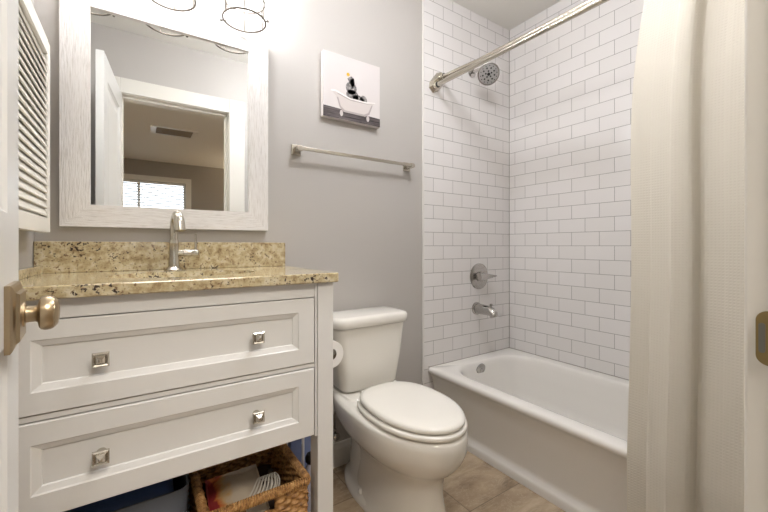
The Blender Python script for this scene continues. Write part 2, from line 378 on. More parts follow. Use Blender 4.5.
# tub valve and spout
vx, vz = -0.309, 0.868
va = thing('shower_valve', 'round chrome shower valve with lever handle on the tiled wall', 'tap', (vx, -TP, vz))
build('escutcheon', MB().lathe((vx, -TP, vz), (0, -1, 0), [(0, 0.082), (0.004, 0.082), (0.010, 0.074), (0.013, 0.03)]), M['chrome'], va)
build('sleeve', MB().lathe((vx, -TP - 0.012, vz), (0, -1, 0), [(0, 0.030), (0.014, 0.030), (0.018, 0.022), (0.034, 0.022)]), M['chrome'], va)
build('handle', MB().tube([(vx - 0.052, -0.050, vz), (vx - 0.050, -0.050, vz), (vx + 0.004, -0.054, vz), (vx + 0.007, -0.054, vz), (vx + 0.020, -0.056, vz + 0.001), (vx + 0.055, -0.062, vz + 0.001), (vx + 0.095, -0.068, vz + 0.002)], [0.022, 0.026, 0.026, 0.021, 0.018, 0.011, 0.004], 24), M['chrome'], va)
sx, sz = -0.333, 0.668
sp = thing('tub_spout', 'chrome tub spout with diverter knob below the valve', 'tap', (sx, -TP, sz))
build('flange', MB().lathe((sx, -TP, sz), (0, -1, 0), [(0, 0.040), (0.006, 0.040), (0.012, 0.03)]), M['chrome'], sp)
build('spout_body', MB().tube([(sx, -0.018, sz), (sx, -0.06, sz), (sx, -0.10, sz - 0.001), (sx, -0.125, sz - 0.006), (sx, -0.143, sz - 0.018), (sx, -0.150, sz - 0.036)], [0.031, 0.031, 0.030, 0.028, 0.026, 0.024], 20), M['chrome'], sp)
build('diverter_knob', MB().lathe((sx, -0.125, sz + 0.016), (0, 0, 1), [(0, 0.005), (0.014, 0.005), (0.016, 0.009), (0.024, 0.009), (0.027, 0.005)], 16), M['chrome'], sp)
# shower head
sh = thing('wall_shower', 'round chrome shower head on its arm high on the tiled end wall', 'shower head', (-0.40, -TP, 2.10))
n_ = Vector((-0.55, -0.62, -0.56)).normalized(); hc = Vector((-0.385, -0.150, 2.070))
ar = [(-0.375, -TP, 2.135), (-0.375, -0.05, 2.135), (-0.372, -0.09, 2.128), hc - n_ * 0.055]
build('wall_flange', MB().lathe((-0.375, -TP, 2.135), (0, -1, 0), [(0, 0.03), (0.005, 0.03), (0.012, 0.014)]), M['chrome'], sh)
build('shower_arm', MB().tube(ar, 0.010), M['chrome'], sh)
build('head_body', MB().lathe(hc - n_ * 0.055, n_, [(0, 0.014), (0.015, 0.018), (0.022, 0.022), (0.036, 0.050), (0.044, 0.062), (0.052, 0.064), (0.055, 0.060)]), M['chrome'], sh)
fc = build('spray_face', MB().lathe(hc - n_ * 0.001, n_, [(0, 0.056), (0.002, 0.056), (0.003, 0.05)]), mat('spray_face_grey', srgb(176, 174, 172), 0.3, 0.3), sh)
u_ = n_.orthogonal().normalized(); w2 = n_.cross(u_); nz = MB()
for rr, k_ in ((0.0, 1), (0.017, 5), (0.034, 9), (0.047, 14)):
    for k in range(k_):
        a = 2 * PI * k / k_ + rr * 30; p = hc + (u_ * math.cos(a) + w2 * math.sin(a)) * rr
        nz.lathe(p, n_, [(0, 0.011 if rr == 0 else (0.0062 if rr < 0.04 else 0.0028)), (0.006, 0.006 if rr == 0 else 0.0026)], 8)
build('nozzles', nz, M['black'], fc)

# ---------------------------------------------------------------- curtain rod and curtain
rd = thing('shower_rod', 'double brushed nickel shower curtain rod over the tub', 'curtain rod', (-0.66, -TP, 2.0))
A = (-0.690, 1.972); B = (-0.652, 2.000); Bw = (-0.640, 2.034); AX = lambda y: -0.690 + 0.022 * min(1, -y / 1.0)
build('front_bar', MB().tube([(AX(y), y, A[1]) for y in (-0.025, -0.25, -0.5, -0.75, -1.0, -1.25, -1.475)], 0.0125, 16), M['nickel'], rd)
build('rear_bar', MB().tube([(Bw[0], -0.025, Bw[1]), (Bw[0] - 0.003, -0.05, Bw[1] - 0.004), (AX(-0.16) + 0.026, -0.16, 2.013), (AX(-0.32) + 0.020, -0.32, 1.999), (AX(-0.7) + 0.020, -0.7, 1.999), (AX(-1.2) + 0.020, -1.2, 1.999), (AX(-1.36) + 0.026, -1.36, 2.013), (-0.636, -1.45, 2.030), (-0.634, -1.475, 2.034)], 0.0125, 16), M['nickel'], rd)
for (yw, sg) in ((-TP, -1), (YF, 1)):
    d = Vector((Bw[0] - A[0], 0, Bw[1] - A[1])).normalized(); q = Vector((-d.z, 0, d.x)); c0 = Vector(((A[0] + Bw[0]) / 2 + (0 if sg < 0 else 0.014), yw, (A[1] + Bw[1]) / 2)); L = []
    for (dy, s_) in ((0.0, 1.0), (0.006, 1.0), (0.016, 0.86), (0.020, 0.62)):
        L.append([c0 + Vector((0, sg * dy, 0)) + (d * math.copysign(abs(math.cos(a)) ** 0.7, math.cos(a)) * 0.076 + q * math.copysign(abs(math.sin(a)) ** 0.7, math.sin(a)) * 0.039) * s_ for a in [2 * PI * k / 8 + PI / 8 for k in range(8)]])
    build('wall_bracket', MB().loops(L, smooth=False), M['nickel'], rd)
    for (px_, pz_) in ((A, Bw) if sg < 0 else ((-0.668, A[1]), (-0.634, Bw[1]))):
        build('socket_ring', MB().lathe((px_, yw + sg * 0.018, pz_), (0, sg, 0), [(0, 0.019), (0.014, 0.019), (0.018, 0.0165), (0.018, 0.0135), (0.0, 0.0135)], 20, cap0=False, cap1=False), M['nickel'], rd)
        build('rubber_gasket', MB().lathe((px_, yw + sg * 0.034, pz_), (0, sg, 0), [(0, 0.0125), (0.0, 0.0162), (0.006, 0.0162), (0.006, 0.0125)], 20, cap0=False, cap1=False), M['black'], rd)

def curtain():
    NU, NV = 260, 90; Y0, Y1 = -1.046, -1.470; zt, zb = 1.945, 0.075
    vs, fs, uv = [], [], []; sl_ = [0.0]
    def off(s, tz):                       # s 0..1 along y, tz 0 top..1 bottom
        ph = 2 * PI * (s * 2.0 + 0.12) + 0.35 * math.sin(2.2 * tz)
        a = 0.008 + 0.008 * tz
        f = a * math.sin(ph) + 0.25 * a * math.sin(2 * ph + 0.8 + tz)
        f += 0.010 * math.tanh((s - 0.36 - 0.02 * math.sin(3 * tz)) / 0.02) - 0.02 * max(0, s - 0.36)
        return f
    def P(i, j):
        s = i / NU; tz = j / NV; z = zt + (zb - zt) * tz
        bx = -0.662 - 0.020 - 0.100 * min(1, (zt - z) / (zt - 0.37)) ** 1.2
        y = Y0 + (Y1 - Y0) * s
        y += 0.010 * math.sin(2 * PI * s * 7.2 + 0.6) * (0.5 + 0.5 * tz)
        y += (1 - s) * (-0.030 * math.exp(-(tz / 0.10) ** 1.5) + 0.014 * math.exp(-((tz - 0.25) / 0.2) ** 2) - 0.010 * tz)
        return (bx + off(s, tz), y, z)
    g = [[P(i, j) for i in range(NU + 1)] for j in range(NV + 1)]
    mb = MB(); n = NU + 1
    mb.add([p for r in g for p in r], [(j * n + i, j * n + i + 1, (j + 1) * n + i + 1, (j + 1) * n + i) for j in range(NV) for i in range(NU)], True)
    o = build('shower_curtain', mb, M['curtain'], None, 180)
    d = [0.0]
    for i in range(NU): d.append(d[-1] + (Vector(g[NV // 2][i + 1]) - Vector(g[NV // 2][i])).length)
    ul = o.data.uv_layers.new(name='UVMap')
    for lp_ in o.data.loops:
        vi = lp_.vertex_index; ul.data[lp_.index].uv = (d[vi % n], g[vi // n][0][2])
    so = o.modifiers.new('s', 'SOLIDIFY'); so.thickness = 0.0015; so.offset = 0
    return o
cu = curtain(); tag(cu, 'off-white waffle weave shower curtain hanging outside the tub', 'shower curtain')
for k in range(7):
    y = -1.055 - k * 0.066; x = AX(y)
    r_ = build('curtain_ring', MB().tube([(x + 0.021 * math.cos(a), y, A[1] - 0.006 + 0.024 * math.sin(a)) for a in [2 * PI * i / 20 for i in range(20)]], 0.002, 6, closed=True), M['nickel'])
    tag(r_, 'nickel ring holding the shower curtain on the rod', 'curtain ring', 'curtain rings on the rod')

# ---------------------------------------------------------------- toilet
x0 = -1.220
to = thing('toilet', 'white two-piece toilet between the vanity and the bathtub', 'toilet', (x0, -0.40, 0))
def egg(cy, a, bf, bb_, z, n=56):
    o = []
    for k in range(n):
        t_ = 2 * PI * k / n; c_, s_ = math.cos(t_), math.sin(t_)
        b = bb_ if s_ > 0 else bf; o.append((x0 + a * c_, cy + b * s_, z))
    return o
def egp(cy, a, bf, bb_, z, p, n=56):
    o = []
    for k in range(n):
        t_ = 2 * PI * k / n; c_, s_ = math.cos(t_), math.sin(t_); b = bb_ if s_ > 0 else bf; e = 2 / p if s_ > 0 else 1.0
        o.append((x0 + a * math.copysign(abs(c_) ** e, c_), cy + b * math.copysign(abs(s_) ** e, s_), z))
    return o
bw = MB().loops([egp(-0.40, a, bf, bk, z, p) for (a, bf, bk, z, p) in (
    (0.130, 0.262, 0.27, 0.0, 2.4), (0.130, 0.262, 0.27, 0.018, 2.4), (0.121, 0.253, 0.262, 0.030, 2.4), (0.114, 0.244, 0.255, 0.08, 2.6), (0.104, 0.230, 0.25, 0.15, 2.6), (0.105, 0.230, 0.25, 0.19, 2.6),
    (0.110, 0.234, 0.26, 0.225, 2.6), (0.126, 0.248, 0.28, 0.247, 2.6), (0.152, 0.276, 0.31, 0.268, 2.7), (0.177, 0.306, 0.34, 0.303, 2.9), (0.189, 0.322, 0.36, 0.340, 3.1), (0.191, 0.325, 0.37, 0.378, 3.2), (0.190, 0.323, 0.37, 0.396, 3.2), (0.186, 0.319, 0.366, 0.405, 3.2), (0.172, 0.305, 0.36, 0.409, 3.2))])
build('bowl', bw, M['porcelain'], to, 60)
# side trapway bulge / foot with bolt caps
ft = MB().loops([egp(cy, a, bf, bk, z, 2.2) for (cy, a, bf, bk, z) in ((-0.30, 0.128, 0.22, 0.27, 0.0), (-0.30, 0.128, 0.22, 0.27, 0.022), (-0.30, 0.118, 0.21, 0.262, 0.034), (-0.30, 0.100, 0.19, 0.25, 0.06), (-0.29, 0.092, 0.17, 0.235, 0.14), (-0.28, 0.094, 0.15, 0.22, 0.26), (-0.27, 0.10, 0.12, 0.21, 0.34))])
build('foot', ft, M['porcelain'], to, 60)
for s in (-1, 1): build('bolt_cap', MB().lathe((x0 + s * 0.110, -0.28, 0.036), (0, 0, 1), [(0, 0.014), (0.010, 0.013), (0.017, 0.008), (0.019, 0.0)], 20), M['porcelain'], to)
# deck under the tank
build('deck', MB().loops([rrect(x0 - 0.15, x0 + 0.15, -0.27, -0.03, 0.05, z) if i else rrect(x0 - 0.13, x0 + 0.13, -0.25, -0.03, 0.05, z) for i, z in enumerate((0.33, 0.37, 0.408))] + [rrect(x0 - 0.143, x0 + 0.143, -0.262, -0.037, 0.045, 0.415)]), M['porcelain'], to)
# tank
tk = MB().loops([rrect(x0 - a, x0 + a, y0, -0.03, r, z) for (a, y0, r, z) in ((0.128, -0.18, 0.03, 0.416), (0.140, -0.195, 0.04, 0.422), (0.148, -0.202, 0.045, 0.436), (0.168, -0.208, 0.045, 0.56), (0.186, -0.213, 0.045, 0.702))])
build('tank', tk, M['porcelain'], to, 60)
ld = MB().loops([rrect(x0 - a, x0 + a, y0, y1, r, z) for (a, y0, y1, r, z) in ((0.190, -0.220, -0.024, 0.05, 0.703), (0.198, -0.228, -0.018, 0.055, 0.708), (0.198, -0.231, -0.016, 0.055, 0.724), (0.199, -0.229, -0.017, 0.055, 0.740), (0.192, -0.222, -0.022, 0.05, 0.748), (0.175, -0.20, -0.04, 0.04, 0.751))])
build('tank_lid', ld, M['porcelain'], to, 60)
se = MB().loops([egp(-0.470, a, bf, bk, z, 2.7) for (a, bf, bk, z) in ((0.163, 0.242, 0.225, 0.410), (0.171, 0.250, 0.230, 0.414), (0.172, 0.251, 0.231, 0.424), (0.168, 0.247, 0.228, 0.4305))])
build('seat', se, M['seat'], to, 60)
li = MB().loops([egp(-0.470, a, bf, bk, z, 2.7) for (a, bf, bk, z) in ((0.155, 0.236, 0.215, 0.4335), (0.162, 0.243, 0.222, 0.437), (0.163, 0.244, 0.223, 0.446), (0.159, 0.240, 0.220, 0.4525), (0.148, 0.228, 0.205, 0.4565), (0.115, 0.168, 0.145, 0.4585), (0.05, 0.07, 0.06, 0.459))])
build('seat_lid', li, M['seat'], to, 60)
for s in (-1, 1): build('hinge', MB().tube([(x0 + s * 0.05, -0.262, 0.438), (x0 + s * 0.10, -0.262, 0.438)], 0.011, 14), M['seat'], to)
# shutoff valve with supply line
sv = thing('shutoff_valve', 'small chrome water shutoff valve on the wall beside the toilet', 'valve', (-1.335, -0.001, 0.175))
build('wall_plate', MB().lathe((-1.335, 0, 0.175), (0, -1, 0), [(0, 0.028), (0.006, 0.024), (0.008, 0.010)]), M['chrome'], sv)
build('valve_body', MB().tube([(-1.335, -0.006, 0.175), (-1.335, -0.05, 0.175)], 0.010).tube([(-1.335, -0.045, 0.165), (-1.335, -0.045, 0.205)], 0.008), M['chrome'], sv)
build('handle', MB().lathe((-1.335, -0.052, 0.175), (0, -1, 0), [(0, 0.006), (0.008, 0.017), (0.016, 0.017), (0.02, 0.01)], 10), M['chrome'], sv)
build('supply_line', MB().tube([(-1.335, -0.045, 0.205), (-1.338, -0.05, 0.27), (-1.335, -0.075, 0.34), (-1.325, -0.10, 0.385), (-1.322, -0.10, 0.414)], 0.005, 10), M['steelgrey'], sv)

# ---------------------------------------------------------------- vanity
FX1, FY, VX0 = -1.566, -0.50, XL + 0.006
vn = thing('vanity_cabinet', 'white two-drawer vanity cabinet with open bottom shelf', 'cabinet', (-1.97, -0.25, 0))
ZB, ZT = 0.450, 0.940
body = MB().box(VX0 + 0.001, VX0 + 0.017, -0.4775, -0.012, ZB, ZT).box(FX1 - 0.020, FX1 - 0.004, -0.4775, -0.012, ZB, ZT).box(VX0 + 0.017, FX1 - 0.020, -0.024, -0.012, ZB, ZT).box(VX0 + 0.017, FX1 - 0.020, -0.4775, -0.024, ZB, ZB + 0.012)
build('body', body, M['cab'], vn)
lx = -1.621; dl, dr = -2.343, -1.632
fr = MB().box(VX0, dl - 0.003, FY + 0.001, -0.478, ZB, ZT).box(dr + 0.003, lx - 0.002, FY + 0.001, -0.478, ZB, ZT)
fr.box(dl - 0.003, dr + 0.003, FY + 0.006, -0.478, 0.896, ZT).box(dl - 0.003, dr + 0.003, FY + 0.006, -0.478, 0.672, 0.684)
build('face_frame', fr, M['cab'], vn)
for (lx0, lx1, ly0, ly1) in ((lx, FX1, FY - 0.002, FY + 0.058), (lx, FX1, -0.068, -0.008), (VX0, VX0 + 0.055, FY - 0.002, FY + 0.058), (VX0, VX0 + 0.055, -0.068, -0.008)):
    build('leg', MB().box(lx0, lx1, ly0, ly1, 0, ZT if ly0 < -0.3 and lx0 > -2 else ZB - 0.001, bev=0.002), M['cab'], vn)
build('bottom_shelf', MB().box(VX0 + 0.056, lx - 0.001, FY + 0.01, -0.02, 0.085, 0.103), M['cab'], vn)
def drawer(z0, z1, iz0, iz1, ix0=-2.297, ix1=-1.683):
    def R(x0_, x1_, z0_, z1_, y): return [(x0_, y, z0_), (x1_, y, z0_), (x1_, y, z1_), (x0_, y, z1_)]
    g = MB().loops([R(dl, dr, z0, z1, -0.479), R(dl, dr, z0, z1, FY + 0.002), R(dl + 0.002, dr - 0.002, z0 + 0.002, z1 - 0.002, FY),
        R(ix0, ix1, iz0, iz1, FY), R(ix0 + 0.003, ix1 - 0.003, iz0 + 0.003, iz1 - 0.003, FY + 0.003), R(ix0 + 0.017, ix1 - 0.017, iz0 + 0.015, iz1 - 0.015, FY + 0.008), R(ix0 + 0.019, ix1 - 0.019, iz0 + 0.017, iz1 - 0.017, FY + 0.012)], smooth=False)
    d_ = build('drawer', g, M['cab'], vn)
    for kx in (-2.173, -1.811):
        zc = (iz0 + iz1) / 2; s = 0.0165; kn = MB()
        S = lambda r, y: [(kx - r, y, zc - r), (kx + r, y, zc - r), (kx + r, y, zc + r), (kx - r, y, zc + r)]
        kn.lathe((kx, FY + 0.012, zc), (0, -1, 0), [(0, 0.011), (0.004, 0.010), (0.016, 0.007), (0.026, 0.010)], 16)
        kn.loops([S(s - 0.002, FY - 0.012), S(s, FY - 0.014), S(s, FY - 0.019), S(s - 0.003, FY - 0.022), S(s - 0.006, FY - 0.0205), S(0.004, FY - 0.030), S(0.001, FY - 0.031)], smooth=False)
        build('knob', kn, M['nickel'], d_)
drawer(0.687, 0.893, 0.736, 0.852)
drawer(0.455, 0.669, 0.508, 0.621)

# countertop with sink cut-out
CT, CB = 0.972, 0.942; cx_, cy_ = -1.97, -0.285
def ringslab(X0, X1, Y0, Y1, a, b, n=64):
    out, inn = [], []
    for k in range(n):
        t_ = 2 * PI * k / n; c_, s_ = math.cos(t_), math.sin(t_)
        inn.append((cx_ + a * c_, cy_ + b * s_))
        # ray to the rectangle
        kx = ((X1 - cx_) / c_) if c_ > 1e-9 else ((X0 - cx_) / c_ if c_ < -1e-9 else 1e9)
        ky = ((Y1 - cy_) / s_) if s_ > 1e-9 else ((Y0 - cy_) / s_ if s_ < -1e-9 else 1e9)
        k_ = min(kx, ky); out.append([cx_ + k_ * c_, cy_ + k_ * s_])
    for (X, Y) in ((X0, Y0), (X1, Y0), (X0, Y1), (X1, Y1)):      # snap nearest to corners
        i = min(range(n), key=lambda q_: (out[q_][0] - X) ** 2 + (out[q_][1] - Y) ** 2); out[i] = [X, Y]
    e = 0.003
    def sh_(z, d): return [(min(max(x, X0 + d), X1 - d), min(max(y, Y0 + d), Y1 - d), z) for x, y in out]
    Lp = [[(x, y, CT) for x, y in inn], sh_(CT, e), sh_(CT - 0.001, e * 0.3), sh_(CT - e, 0), sh_(CB + e, 0), sh_(CB, e), [(x, y, CB) for x, y in inn]]
    m_ = MB().loops(Lp, False, False, False)
    m_.loops([Lp[-1], Lp[0]], False, False, True); return m_
ct = thing('granite_countertop', 'speckled beige granite vanity top with low back splash', 'countertop', (-1.97, -0.25, CB))
build('slab', ringslab(XL + 0.002, -1.556, -0.520, -0.002, 0.205, 0.135), M['granite'], ct)
build('backsplash', MB().box(XL + 0.002, -1.562, -0.022, -0.001, CT, 1.074, bev=0.002), M['granite'], ct)
build('side_splash', MB().box(XL + 0.002, XL + 0.022, -0.50, -0.0225, CT, 0.997, bev=0.002), M['granite'], ct)
sk = thing('undermount_sink', 'white oval basin set under the granite top', 'sink', (cx_, cy_, 0.80))
build('basin', MB().loops([ell(cx_, cy_, a, b, z) for (a, b, z) in ((0.225, 0.155, CB - 0.001), (0.208, 0.138, CB - 0.001), (0.20, 0.132, CB - 0.02), (0.185, 0.12, 0.87), (0.14, 0.09, 0.825), (0.07, 0.05, 0.812), (0.02, 0.02, 0.81), (0.02, 0.02, 0.80), (0.08, 0.06, 0.80), (0.16, 0.105, 0.815), (0.20, 0.13, 0.865), (0.225, 0.155, CB - 0.012), (0.225, 0.155, CB - 0.001))], False, False), M['porcelain'], sk)
build('drain', MB().lathe((cx_, cy_, 0.811), (0, 0, 1), [(0, 0.022), (0.003, 0.02), (0.005, 0.008)]), M['chrome'], sk)

# faucet
fx, fy = -1.992, -0.085
fa = thing('sink_faucet', 'brushed nickel single-handle faucet with arched spout behind the sink', 'faucet', (fx, fy, CT))
build('base_ring', MB().lathe((fx, fy, CT), (0, 0, 1), [(0, 0.030), (0.004, 0.030), (0.010, 0.024), (0.014, 0.020)]), M['nickel'], fa)
build('body', MB().lathe((fx, fy, CT + 0.010), (0, 0, 1), [(0, 0.019), (0.05, 0.0165), (0.085, 0.0155), (0.088, 0.0165), (0.092, 0.0155), (0.10, 0.014)]), M['nickel'], fa)
pts = [(fx, fy, CT + 0.10), (fx, fy, CT + 0.150)]; R_ = 0.034
for k in range(1, 12):
    a = PI * k / 11 * 0.92; pts.append((fx + 0.001 * k, fy - R_ * (1 - math.cos(a)), CT + 0.162 + R_ * math.sin(a)))
rs = [0.0135, 0.0135] + [0.0135 + 0.0012 * max(0, k - 4) * 0.45 for k in range(1, 12)]
pts.append((fx + 0.013, fy - 0.072, CT + 0.140)); rs.append(0.0175)
build('spout', MB().tube(pts, rs, 20), M['nickel'], fa)
build('handle', MB().lathe((fx + 0.008, fy, CT + 0.062), (1, -0.10, 0), [(0, 0.011), (0.022, 0.0115), (0.024, 0.0135), (0.046, 0.0135), (0.048, 0.0125), (0.050, 0.0135), (0.068, 0.0135), (0.072, 0.009)]), M['nickel'], fa)
build('lever', MB().tube([(fx + 0.068, fy - 0.006, CT + 0.068), (fx + 0.069, fy - 0.006, CT + 0.10), (fx + 0.070, fy - 0.006, CT + 0.132)], [0.0045, 0.0038, 0.003], 10), M['nickel'], fa)

# ---------------------------------------------------------------- mirror
mr = thing('wall_mirror', 'rectangular mirror in whitewashed wood frame above the vanity', 'mirror', (-1.97, 0, 1.13))
ox0, ox1, oz0, oz1 = -2.310, -1.640, 1.124, 1.932
ix0, ix1, iz0, iz1 = -2.232, -1.720, 1.198, 1.862
yf = -0.031
def fpiece(quad_o, quad_i, vertical):
    # quad: two outer points, two inner points (x,z)
    (a, b), (c_, d_) = quad_o, quad_i
    P = lambda p, y: (p[0], y, p[1])
    g = MB().loops([[P(a, -0.001), P(a, yf + 0.004), P(a, yf), P(c_, yf), P(c_, yf + 0.012), P(c_, -0.001)], [P(b, -0.001), P(b, yf + 0.004), P(b, yf), P(d_, yf), P(d_, yf + 0.012), P(d_, -0.001)]], smooth=False)
    return g
for (qo, qi, m_) in ((((ox0, oz0), (ox0, oz1)), ((ix0, iz0), (ix0, iz1)), 'wash_v'), (((ox1, oz0), (ox1, oz1)), ((ix1, iz0), (ix1, iz1)), 'wash_v'), (((ox0, oz0), (ox1, oz0)), ((ix0, iz0), (ix1, iz0)), 'wash_h'), (((ox0, oz1), (ox1, oz1)), ((ix0, iz1), (ix1, iz1)), 'wash_h')):
    build('frame_rail', fpiece(qo, qi, m_ == 'wash_v'), M[m_], mr)
build('mirror_glass', MB().box(ix0 - 0.004, ix1 + 0.004, -0.022, -0.016, iz0 - 0.004, iz1 + 0.004), M['mirror'], mr)

# ---------------------------------------------------------------- vanity light
LX = (-2.250, -2.005, -1.757); LY = -0.120; LZ = 1.930
vl = thing('vanity_light', 'three cage-shaded wall light above the mirror', 'wall light', (-2.0, 0, 2.17))
build('backplate', MB().box(-2.32, -1.68, -0.022, -0.001, 2.175, 2.235, bev=0.004), M['wire'], vl)
for x in LX:
    build('arm', MB().tube([(x, -0.02, 2.205), (x, -0.08, 2.215), (x, -0.112, 2.208), (x, LY, 2.18)], 0.008), M['wire'], vl)
    build('socket', MB().lathe((x, LY, 2.185), (0, 0, -1), [(0, 0.014), (0.006, 0.028), (0.045, 0.028), (0.05, 0.02)]), M['wire'], vl)
    b_ = build('bulb', MB().lathe((x, LY, 2.14), (0, 0, -1), [(0, 0.013), (0.012, 0.014), (0.03, 0.026), (0.048, 0.032), (0.066, 0.028), (0.078, 0.014), (0.082, 0.0)], 20), M['bulb'], vl)
    cg = MB(); R1 = 0.078
    for (z, r) in ((LZ, R1), (LZ + 0.075, R1 - 0.003), (LZ + 0.15, R1 - 0.012)):
        cg.tube([(x + r * math.cos(a), LY + r * math.sin(a), z) for a in [2 * PI * k / 40 for k in range(40)]], 0.0034 if z == LZ else 0.0026, 8, closed=True)
    for k in range(6):
        a = 2 * PI * k / 6 + 0.30
        cg.tube([(x + r * math.cos(a), LY + r * math.sin(a), z) for (r, z) in ((R1, LZ), (R1 - 0.003, LZ + 0.075), (R1 - 0.012, LZ + 0.15), (R1 - 0.03, LZ + 0.20), (0.028, LZ + 0.225))], 0.0022, 6)
    for s in (-1, 1):
        d = Vector((0.85 * s, 0.52 * s * -1, 0)).normalized(); p = Vector((x, LY, LZ)) + d * R1
        cg.tube([p, p + d * 0.008], 0.0022, 8).lathe(p + d * 0.007, d, [(0, 0.002), (0.002, 0.0055), (0.006, 0.0055), (0.008, 0.002)], 10)
    build('wire_cage', cg, M['wire'], vl)

# added glowing dome as room fill, unseen above the frame
M['dome'] = emit('dome_fill_glow', (0.98, 1.0, 1.07, 1), DOME_FILL)
cl = thing('ceiling_fill', 'added white dome fill light on a short stem, unseen under the bathroom ceiling', 'fill light', (-1.20, -0.85, ZC))
build('base', MB().lathe((-1.20, -0.85, ZC), (0, 0, -1), [(0, 0.06), (0.02, 0.06), (0.03, 0.012), (0.12, 0.012)], 40), M['trim'], cl)
build('fill_dome', MB().lathe((-1.20, -0.85, ZC - 0.12), (0, 0, -1), [(0, 0.03), (0.015, 0.09), (0.035, 0.125), (0.06, 0.13), (0.09, 0.11), (0.115, 0.075), (0.13, 0.03), (0.132, 0.0)], 40), M['dome'], cl)

# ---------------------------------------------------------------- canvas print
ax0, ax1, az0, az1 = -1.386, -1.072, 1.665, 1.972; ay = -0.030
pc = thing('canvas_print', 'square canvas of a grey elephant bathing in a clawfoot tub', 'picture', (-1.23, 0, az0))
build('canvas', MB().box(ax0, ax1, ay, -0.001, az0, az1, bev=0.002), mat('canvas_white', srgb(212, 205, 202), 0.8), pc)
W = ax1 - ax0; H = az1 - az0
def flat(name, polys, m, depth, parent=pc):
    g = MB()
    for pl in polys:
        pts = [(ax0 + u * W, az0 + v * H) for u, v in pl]; n = len(pts)
        g.loops([[(x, ay - 0.0001, z) for x, z in pts], [(x, ay - depth, z) for x, z in pts]], False, True, False)
    return build(name, g, m, parent)
def blob(u, v, ru, rv, n=18, rot=0): return [(u + ru * math.cos(a) * math.cos(rot) - rv * math.sin(a) * math.sin(rot), v + ru * math.cos(a) * math.sin(rot) + rv * math.sin(a) * math.cos(rot)) for a in [2 * PI * k / n for k in range(n)]]
inkm = mat('print_floor_dark', srgb(74, 66, 66), 0.8)
n = noise(inkm, coords(inkm, (3, 1, 60)), 3, 4, 0.6)
lk(inkm, ramp(inkm, n.outputs['Fac'], [(0.35, srgb(48, 42, 44)), (0.65, srgb(104, 95, 94))]), bsdf(inkm).inputs['Base Color'])
eg = mat('print_elephant', srgb(110, 106, 104), 0.8)
n = noise(eg, coords(eg), 90, 4, 0.6); lk(eg, ramp(eg, n.outputs['Fac'], [(0.38, srgb(84, 80, 80)), (0.60, srgb(156, 151, 148))]), bsdf(eg).inputs['Base Color'])
flat('printed_floor', [[(0, 0), (1, 0), (1, 0.135), (0, 0.165)]], inkm, 0.0003)
M['pfeet'] = mat('print_feet', srgb(196, 188, 184), 0.8)
for u in (0.30, 0.77): flat('printed_tub_foot', [blob(u, 0.095, 0.028, 0.05, 10)], M['pfeet'], 0.0006)
trunk = [(0.40, 0.66), (0.47, 0.71), (0.52, 0.68), (0.53, 0.60), (0.50, 0.52), (0.46, 0.52), (0.47, 0.60), (0.45, 0.65), (0.40, 0.63)]
flat('printed_elephant', [blob(0.47, 0.52, 0.095, 0.10), blob(0.49, 0.41, 0.11, 0.09), blob(0.59, 0.38, 0.11, 0.055), blob(0.69, 0.38, 0.065, 0.07), trunk[0:5], blob(0.49, 0.62, 0.035, 0.07)], eg, 0.0005)
flat('printed_flower', [blob(0.415, 0.725, 0.028, 0.028, 10)], mat('print_yellow', srgb(222, 168, 40), 0.8), 0.0008)
flat('printed_tub', [[(0.13, 0.42), (0.20, 0.42), (0.45, 0.345), (0.75, 0.345), (0.90, 0.375), (0.86, 0.33), (0.80, 0.17), (0.72, 0.12), (0.34, 0.12), (0.27, 0.18), (0.22, 0.34)]], mat('print_tub', srgb(206, 197, 192), 0.7), 0.0007)
flat('printed_tub_shade', [[(0.22, 0.33), (0.27, 0.18), (0.34, 0.12), (0.72, 0.12), (0.80, 0.17), (0.86, 0.33), (0.84, 0.33), (0.775, 0.19), (0.70, 0.15), (0.36, 0.15), (0.29, 0.20), (0.245, 0.33)], [(0.24, 0.395), (0.45, 0.335), (0.75, 0.335), (0.87, 0.36), (0.75, 0.325), (0.45, 0.322), (0.23, 0.38)]], mat('print_tub_edge', srgb(172, 162, 158), 0.7), 0.0009)
flat('printed_tub_rim', [[(0.12, 0.425), (0.20, 0.435), (0.45, 0.36), (0.75, 0.36), (0.91, 0.385), (0.90, 0.37), (0.75, 0.342), (0.45, 0.342), (0.20, 0.412), (0.13, 0.405)]], mat('print_rim', srgb(236, 230, 226), 0.7), 0.0010)

# ---------------------------------------------------------------- towel bar
tbr = thing('towel_bar', 'square brushed nickel towel bar on the grey wall above the toilet', 'towel bar', (-1.19, 0, 1.49))
tz = 1.490; tx0_, tx1_ = -1.508, -0.882
for x in (tx0_, tx1_):
    p_ = build('bracket', MB().box(x - 0.022, x + 0.022, -0.010, 0, tz - 0.024, tz + 0.024, bev=0.002).box(x - 0.011, x + 0.011, -0.062, -0.009, tz - 0.013, tz + 0.011, bev=0.002), M['nickel'], tbr)
build('bar', MB().box(tx0_ - 0.016, tx1_ + 0.016, -0.061, -0.047, tz - 0.008, tz + 0.007, bev=0.002), M['nickel'], tbr)

